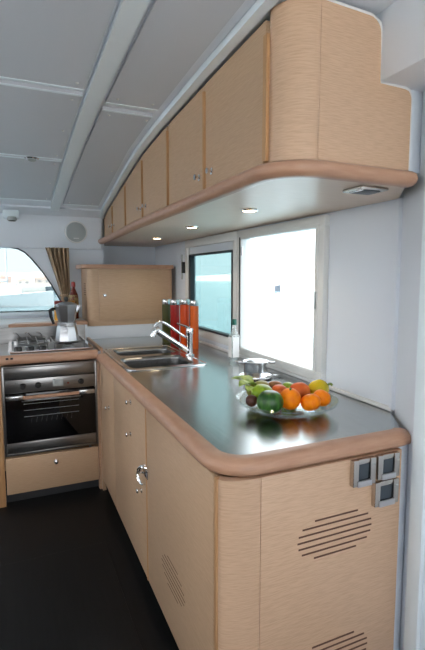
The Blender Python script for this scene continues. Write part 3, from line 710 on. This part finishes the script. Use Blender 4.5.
# ------------------------------------------------------------------ steel pot with saucer
px, py, pz = 1.105, 1.985, .9205
t = thing('steel_pot', 'small shiny steel pot with side ears on a round tray under the window', 'pot', (px, py, pz))
link('tray', bm_lathe([(0, 0), (.068, 0), (.084, .006), (.086, .010), (.080, .009), (.065, .005), (0, .005)], (px, py, pz), 40), 'chrome', t)
link('tray_tab', bm_box(px + .085, px + .135, py - .045, py - .015, pz + .008, pz + .012, .001), 'steel2', t)
link('pot_body', bm_lathe([(0, .006), (.056, .006), (.060, .012), (.060, .068), (.064, .078), (.066, .084), (.062, .084), (.050, .078), (.050, .074), (0, .074)], (px, py, pz), 40), 'chrome', t)
link('lid', bm_lathe([(.0, .0745), (.049, .0745), (.046, .082), (.03, .088), (0, .089)], (px, py, pz), 32), 'steel2', t)
for s in (-1, 1):
    link('ear', bm_tube([(px + s * .060, py - s * .018 - .015, pz + .077), (px + s * .085, py - s * .03 - .012, pz + .077), (px + s * .088, py - s * .04 + .012, pz + .077), (px + s * .063, py - s * .018 + .018, pz + .077)], .006, 8), 'chrome', t)
# ------------------------------------------------------------------ fruit bowl
fbx, fby, fbz = .936, 1.440, .9205
t = thing('fruit_bowl', 'wide clear glass bowl full of fruit standing on the worktop', 'bowl', (fbx, fby, fbz))
link('glass_body', bm_lathe([(0, .004), (.06, .004), (.11, .008), (.150, .021), (.182, .041), (.191, .049), (.193, .047), (.185, .037), (.153, .016), (.11, .003), (.062, 0), (0, 0)], (fbx, fby, fbz), 64), 'bowlglass', t)
link('glass_rim', bm_tube([(fbx + .192 * math.cos(a), fby + .192 * math.sin(a), fbz + .0485) for a in [2 * PI * i / 64 for i in range(64)]], .0022, 8, closed=True), 'bowlglass', t)
def skin(name, c1, c2, s=40, rough=.3, **k):
    k['Specular_IOR_Level'] = .25
    return noisy(name, c1, c2, scale=(s, s, s), nscale=1, rough=rough, bump=.12, lo=.3, hi=.7, **k)
mo = skin('orange_skin', (.90, .20, .002), (.96, .27, .004), 60, .42); ml = skin('lime_skin', (.18, .33, .015), (.34, .46, .03), 25, .3)
mw = noisy('green_rind', (.012, .07, .012), (.05, .16, .02), scale=(40, 40, 12), nscale=1, rough=.3, bump=.03, lo=.4, hi=.6)
mm = skin('mango_skin', (.16, .22, .03), (.36, .26, .05), 12); mp = skin('peach_skin', (.60, .08, .02), (.72, .20, .04), 14, .4)
my_ = skin('yellow_skin', (.66, .44, .01), (.58, .50, .03), 14, .25); mb = skin('brown_skin', (.20, .08, .03), (.36, .17, .06), 20, .4)
mf = skin('fig_skin', (.05, .02, .02), (.12, .05, .03), 30, .35); stem = flat('stem_green', (.13, .22, .03), .5)
G = 'fruit in the glass bowl'
def fruit(name, bm, m, label, cat, st_at=None):
    c = sum((v.co for v in bm.verts), Vector()) / len(bm.verts)
    for v in bm.verts: v.co = c + (v.co - c) * 1.05 + Vector((0, 0, .002))
    o = single(name, bm, m, label, cat, G, origin=tuple(c), angle=80)
    if st_at: link('stem', bm_tube([Vector(st_at), Vector(st_at) + Vector((0, -.003, .010))], [.0035, .0045], 8), stem, o)
    return o
fruit('melon', bm_blob((.838, 1.395, .974), .046, (1.05, 1, .9), .03, 1), mw, 'dark green round fruit at the near left of the bowl', 'melon')
fruit('lime', bm_blob((.860, 1.487, .980), .038, (1.2, 1, .9), .02, 2), ml, 'pale green lime just behind the dark green fruit', 'lime')
fruit('orange', bm_blob((.920, 1.392, .978), .039, (1, 1, .97), .01, 3), mo, 'largest orange, in the front middle of the bowl', 'orange', (.915, 1.383, 1.013))
fruit('orange', bm_blob((.984, 1.352, .968), .034, (1.05, 1, .9), .01, 4, rib=.012, nrib=9), mo, 'orange between the largest orange and the rightmost orange', 'orange')
fruit('orange', bm_blob((1.048, 1.372, .972), .032, (1.05, 1, .92), .01, 5, rib=.012, nrib=9), mo, 'rightmost orange at the rim of the bowl', 'orange')
fruit('peach', bm_blob((1.012, 1.465, .978), .039, (1.05, 1, .9), .02, 6), mp, 'reddish peach behind the oranges, in front of the yellow pepper', 'peach')
fruit('peach', bm_blob((.928, 1.478, .978), .034, (1, 1, .92), .02, 7), mp, 'reddish peach behind the largest orange in the middle', 'peach')
fruit('mango', bm_blob((.890, 1.578, .974), .039, (1.25, 1, .8), .02, 8), mm, 'olive green mango at the back left, beside the leaves', 'mango')
fruit('kiwi', bm_blob((.968, 1.578, .968), .034, (1.1, 1, .9), .02, 9), mb, 'brown fruit at the back of the bowl beside the mango', 'kiwi')
fruit('lime', bm_blob((1.020, 1.552, .966), .032, (1.1, 1, .85), .02, 10), ml, 'small green lime at the back, half hidden behind the peaches', 'lime')
fruit('fig', bm_blob((.797, 1.462, .966), .022, (1, 1, 1), .02, 11), mf, 'small dark brown fig under the leaves at the left rim', 'fig')
pp = fruit('pepper', bm_blob((1.092, 1.452, .984), .040, (1.1, .9, .9), .02, 12, rib=.05, nrib=4), my_, 'yellow pepper with green stem at the right rim of the bowl', 'pepper')
link('stem', bm_tube(smooth_path([(1.118, 1.44, .998), (1.136, 1.435, 1.006), (1.142, 1.43, 1.000)], 4), .005, 8), stem, pp)
# leafy sprig
lf = thing('leaf_sprig', 'light green leafy sprig hanging over the left rim of the bowl', 'leaves', (.85, 1.60, .97), G)
def leaf(p, d, L, w, droop):
    b = bmesh.new(); d = Vector(d).normalized(); s = d.cross(Vector((0, 0, 1))).normalized(); rows = []
    for i in range(9):
        t_ = i / 8; c = Vector(p) + d * L * t_ + Vector((0, 0, -droop * t_ * t_ + .35 * L * t_ * (1 - t_)))
        ww = w * math.sin(PI * min(1, .12 + t_ * .88)) ** .7 * (1 + .15 * math.sin(t_ * 20))
        rows.append([b.verts.new(c + s * ww + Vector((0, 0, .3 * ww))), b.verts.new(c), b.verts.new(c - s * ww + Vector((0, 0, .3 * ww)))])
    for a, c in zip(rows, rows[1:]):
        for k in range(2): b.faces.new((a[k], a[k + 1], c[k + 1], c[k]))
    return b
mleaf = noisy('leaf_green', (.18, .33, .04), (.50, .60, .16), scale=(60, 60, 60), nscale=1, rough=.45, bump=.1)
for p, d_, L_, w_, dr in (((.855, 1.585, .990), (-.6, .55, .15), .075, .020, .012), ((.850, 1.56, .992), (-.9, -.2, .1), .080, .020, .02), ((.835, 1.545, .99), (-.5, -.8, 0), .070, .018, .018),
                          ((.845, 1.60, .985), (-.9, .4, .2), .07, .019, .004), ((.83, 1.53, .988), (-.9, -.6, .2), .055, .018, .018), ((.84, 1.57, .995), (-.3, .9, .35), .05, .018, .0)):
    o = link('leaf', leaf((p[0] + .014, p[1], p[2] + .004), (d_[0] * .8, d_[1], d_[2] + .15), L_ * 1.12, w_ * 1.4, dr), mleaf, lf); so = o.modifiers.new('s', 'SOLIDIFY'); so.thickness = .0012
link('stalk', bm_tube(smooth_path([(.895, 1.56, .985), (.86, 1.57, .985), (.825, 1.56, .985)], 4), .004, 8), stem, lf)

# ------------------------------------------------------------------ outside
water = noisy('harbour_water', (.07, .13, .15), (.17, .24, .265), scale=(.35, 1.6, 1), nscale=1, rough=.12, bump=.0, detail=6)
nt = water.node_tree; bs = nt.nodes['Principled BSDF']
nn = nt.nodes.new('ShaderNodeTexNoise'); nn.inputs['Scale'].default_value = 1.4; nn.inputs['Detail'].default_value = 6; bp = nt.nodes.new('ShaderNodeBump'); bp.inputs['Strength'].default_value = .6; bp.inputs['Distance'].default_value = .15
tcn = nt.nodes.new('ShaderNodeTexCoord'); nt.links.new(tcn.outputs['Object'], nn.inputs['Vector']); nt.links.new(nn.outputs['Fac'], bp.inputs['Height']); nt.links.new(bp.outputs['Normal'], bs.inputs['Normal'])
WZ = -1.1
b = bmesh.new(); vs = [b.verts.new(p) for p in ((-400, -300, WZ), (700, -300, WZ), (700, 700, WZ), (-400, 700, WZ))]; b.faces.new(vs)
o = single('sea', b, water, 'rippled pale blue harbour water outside the windows', 'water', smooth=False); o['kind'] = 'stuff'
quay = flat('quay_stone', (.50, .47, .44), .8)
single('quay', bm_box(-60, 22, 72, 84, WZ - .5, WZ + .9, .1), quay, 'long stone quay across the water beyond the front window', 'quay')
single('quay', bm_box(252, 460, 495, 530, WZ - .5, WZ + 1.6, .1), quay, 'distant stone quay across the bright water beyond the side window', 'quay')
def mat_house(c): return flat('render_%02d' % int(c[0] * 99), c, .8)
roofm = flat('roof_in_haze', (.62, .42, .36), .8); winm = flat('house_window', (.35, .36, .38), .3)  # roof and window colours paled, bright haze mixed in
def house(x, y, w, d, h, c, label, z0, grp):
    t = thing('harbour_house', label, 'building', (x, y, z0), grp)
    link('wall', bm_box(x - w / 2, x + w / 2, y, y + d, z0, z0 + h), mat_house(c), t, smooth=False)
    link('roof', bm_prism([(x - w / 2 - .3, z0 + h), (x + w / 2 + .3, z0 + h), (x, z0 + h + w * .16)], y - .3, y + d + .3, 'XZ'), roofm, t, smooth=False)
    n = max(2, int(w / 2.2))
    for k in range(n):
        link('window', bm_box(x - w / 2 + (k + .3) * w / n, x - w / 2 + (k + .68) * w / n, y - .06, y + .02, z0 + h * .45, z0 + h * .75), winm, t, smooth=False)
HC = ((.72, .64, .60), (.78, .74, .70), (.70, .55, .50), (.80, .77, .74))  # wall colours paled to carry the overexposed haze
hn = ['leftmost pale quayside house across the water in front', 'white quayside house beside the leftmost one', 'pink quayside house near the left edge of the front window', 'pale low house right of the pink quayside house', 'cream quayside house in the middle of the front window', 'wide pale quayside house behind the small dark boat', 'salmon quayside house toward the curved window edge', 'pale quayside house against the curved window edge']
for i, (x, w, h) in enumerate(((-7.5, 3, 1.2), (-4.5, 1.9, .9), (-1.5, 2.6, 1.3), (1.5, 1.9, .8), (4.4, 2.3, 1.1), (7.7, 3.2, .9), (11.2, 2.8, 1.2), (14.4, 2.8, .9))):
    house(x, 76 + (i % 3) * .5, w, 4, h, HC[i % 4], hn[i], WZ + .9, 'houses across the water in front')
dn = ['leftmost', 'second from left', 'third from left', 'fourth from left', 'fifth from left', 'rightmost']
for i in range(6):
    x = 266 + i * 26
    house(x, 505 + (i % 3) * 2, 20, 12, 7 + (i * 3 % 4) * 2.2, ((.72, .66, .62), (.78, .74, .7), (.72, .58, .52))[i % 3], dn[i] + ' of the distant harbour houses in the side window', WZ + 1.6, 'distant houses beyond the side window')  # distant wall colours have the haze painted in too
hill = noisy('hill_in_haze', (.40, .42, .40), (.52, .54, .52), scale=(.1, .1, .1), nscale=1, rough=.9, bump=0)  # green greyed and paled, haze is part of the colour
b = bmesh.new(); R = []
for i in range(41):
    x = -120 + i * 6; h_ = 2.4 + 1.2 * math.sin(i * .55) * math.sin(i * .21 + 1) + 1.5 * math.exp(-((x - 16) / 9) ** 2)
    R.append([b.verts.new((x, 180, WZ)), b.verts.new((x, 190, WZ + max(.6, h_))), b.verts.new((x, 220, WZ + max(.5, h_ * .8))), b.verts.new((x, 240, WZ))])
for a, c in zip(R, R[1:]):
    for k in range(3): b.faces.new((a[k], a[k + 1], c[k + 1], c[k]))
o = link('hills', b, hill); o['kind'] = 'structure'
hullm = flat('boat_hull', (.80, .80, .80), .3); mastm = flat('mast_alu', (.6, .62, .64), .4, .3)
def boat(x, y, L_, mh, label, rot=0, hm=hullm):
    t = thing('sailing_boat', label, 'boat', (x, y, WZ), 'moored boats in the harbour')
    b = bmesh.new(); R = []
    for i in range(9):
        s = i / 8; px_ = (s - .5) * L_; w = L_ * .15 * math.sin(PI * min(1, .25 + s * .75)) ** .8; zt = .9 + .35 * s * s
        R.append([b.verts.new((x + px_, y - w, WZ + zt)), b.verts.new((x + px_, y - w * .6, WZ)), b.verts.new((x + px_, y + w * .6, WZ)), b.verts.new((x + px_, y + w, WZ + zt))])
    for a, c in zip(R, R[1:]):
        for k in range(4): b.faces.new((a[k], a[(k + 1) % 4], c[(k + 1) % 4], c[k]))
    b.faces.new(R[0]); b.faces.new(R[-1][::-1]); bmesh.ops.recalc_face_normals(b, faces=b.faces[:])
    link('hull', b, hm, t)
    link('cabin', bm_box(x - L_ * .22, x + L_ * .15, y - L_ * .07, y + L_ * .07, WZ + .9, WZ + 1.5, .15), hullm, t)
    link('mast', bm_tube([(x, y, WZ + 1), (x, y, WZ + mh)], .07, 8), mastm, t)
    link('boom', bm_tube([(x, y, WZ + 2.1), (x - L_ * .35, y, WZ + 2.0)], .09, 8), mastm, t)
boat(-.45, 40, 7, 9, 'white sailing boat with tall mast at the left edge of the front window')
boat(6.2, 69, 4, 3.4, 'small dark hulled boat moored by the quay ahead', hm=flat('dark_hull', (.10, .12, .14), .4))
boat(205, 330, 14, 14, 'distant white yacht in the middle of the side window')
boat(38, 61, 1.6, 1.9, 'small dark motor boat on the water in the side window', hm=flat('dark_hull2', (.06, .07, .09), .4))
boat(245, 330, 13, 13, 'distant white yacht at the right of the side window')
# the boat's own shrouds / post outside the side window
single('rigging_wire', bm_tube([(2.6, 4.10, -.2), (2.75, 4.35, 2.9)], .022, 8), 'beam', 'pale slanting rigging wire outside the side window', 'wire')
# ------------------------------------------------------------------ world: bright hazy sky, brighter round the sun behind the boat
w = bpy.data.worlds.new('sky'); sc.world = w; w.use_nodes = True; nt = w.node_tree; N = nt.nodes; Lk = nt.links
bg = N['Background']; tc = N.new('ShaderNodeTexCoord')
dot = N.new('ShaderNodeVectorMath'); dot.operation = 'DOT_PRODUCT'; sd = Vector((-.85, -.50, .30)).normalized(); dot.inputs[1].default_value = sd
nrm = N.new('ShaderNodeVectorMath'); nrm.operation = 'NORMALIZE'
Lk.new(tc.outputs['Generated'], nrm.inputs[0]); Lk.new(nrm.outputs[0], dot.inputs[0])
mr = N.new('ShaderNodeMapRange'); mr.interpolation_type = 'SMOOTHSTEP'; mr.inputs['From Min'].default_value = -.1; mr.inputs['From Max'].default_value = 1
mr.inputs['To Min'].default_value = 2.7; mr.inputs['To Max'].default_value = 4.3
Lk.new(dot.outputs['Value'], mr.inputs['Value']); Lk.new(mr.outputs['Result'], bg.inputs['Strength'])
bg.inputs['Color'].default_value = (.95, .975, 1, 1)
SL_ = bpy.data.lights.new('sun', 'SUN'); SL_.energy = 25; SL_.color = (1, .97, .93); SL_.angle = .03
so_ = bpy.data.objects.new('sun', SL_); COL.objects.link(so_); so_.rotation_euler = Vector((-.40, -.28, .87)).to_track_quat('Z', 'Y').to_euler()
# ------------------------------------------------------------------ camera
cam = bpy.data.cameras.new('camera'); co = bpy.data.objects.new('camera', cam); COL.objects.link(co); sc.camera = co
co.location = (0, 0, CAMH)
cam.sensor_fit = 'VERTICAL'; cam.sensor_height = 36; cam.sensor_width = 36; cam.lens = 455 / 650 * 36; cam.shift_y = -5 / 650
cam.clip_start = .02; cam.clip_end = 2000
co.rotation_euler = (math.radians(90 - 5.65), 0, math.radians(-23.6))
vs_ = sc.view_settings; vs_.view_transform = 'Standard'; vs_.look = 'None'; vs_.gamma = 1; vs_.use_curve_mapping = False; vs_.exposure = .34
for o in list(bpy.data.objects):
    if '_o' in o: del o['_o']
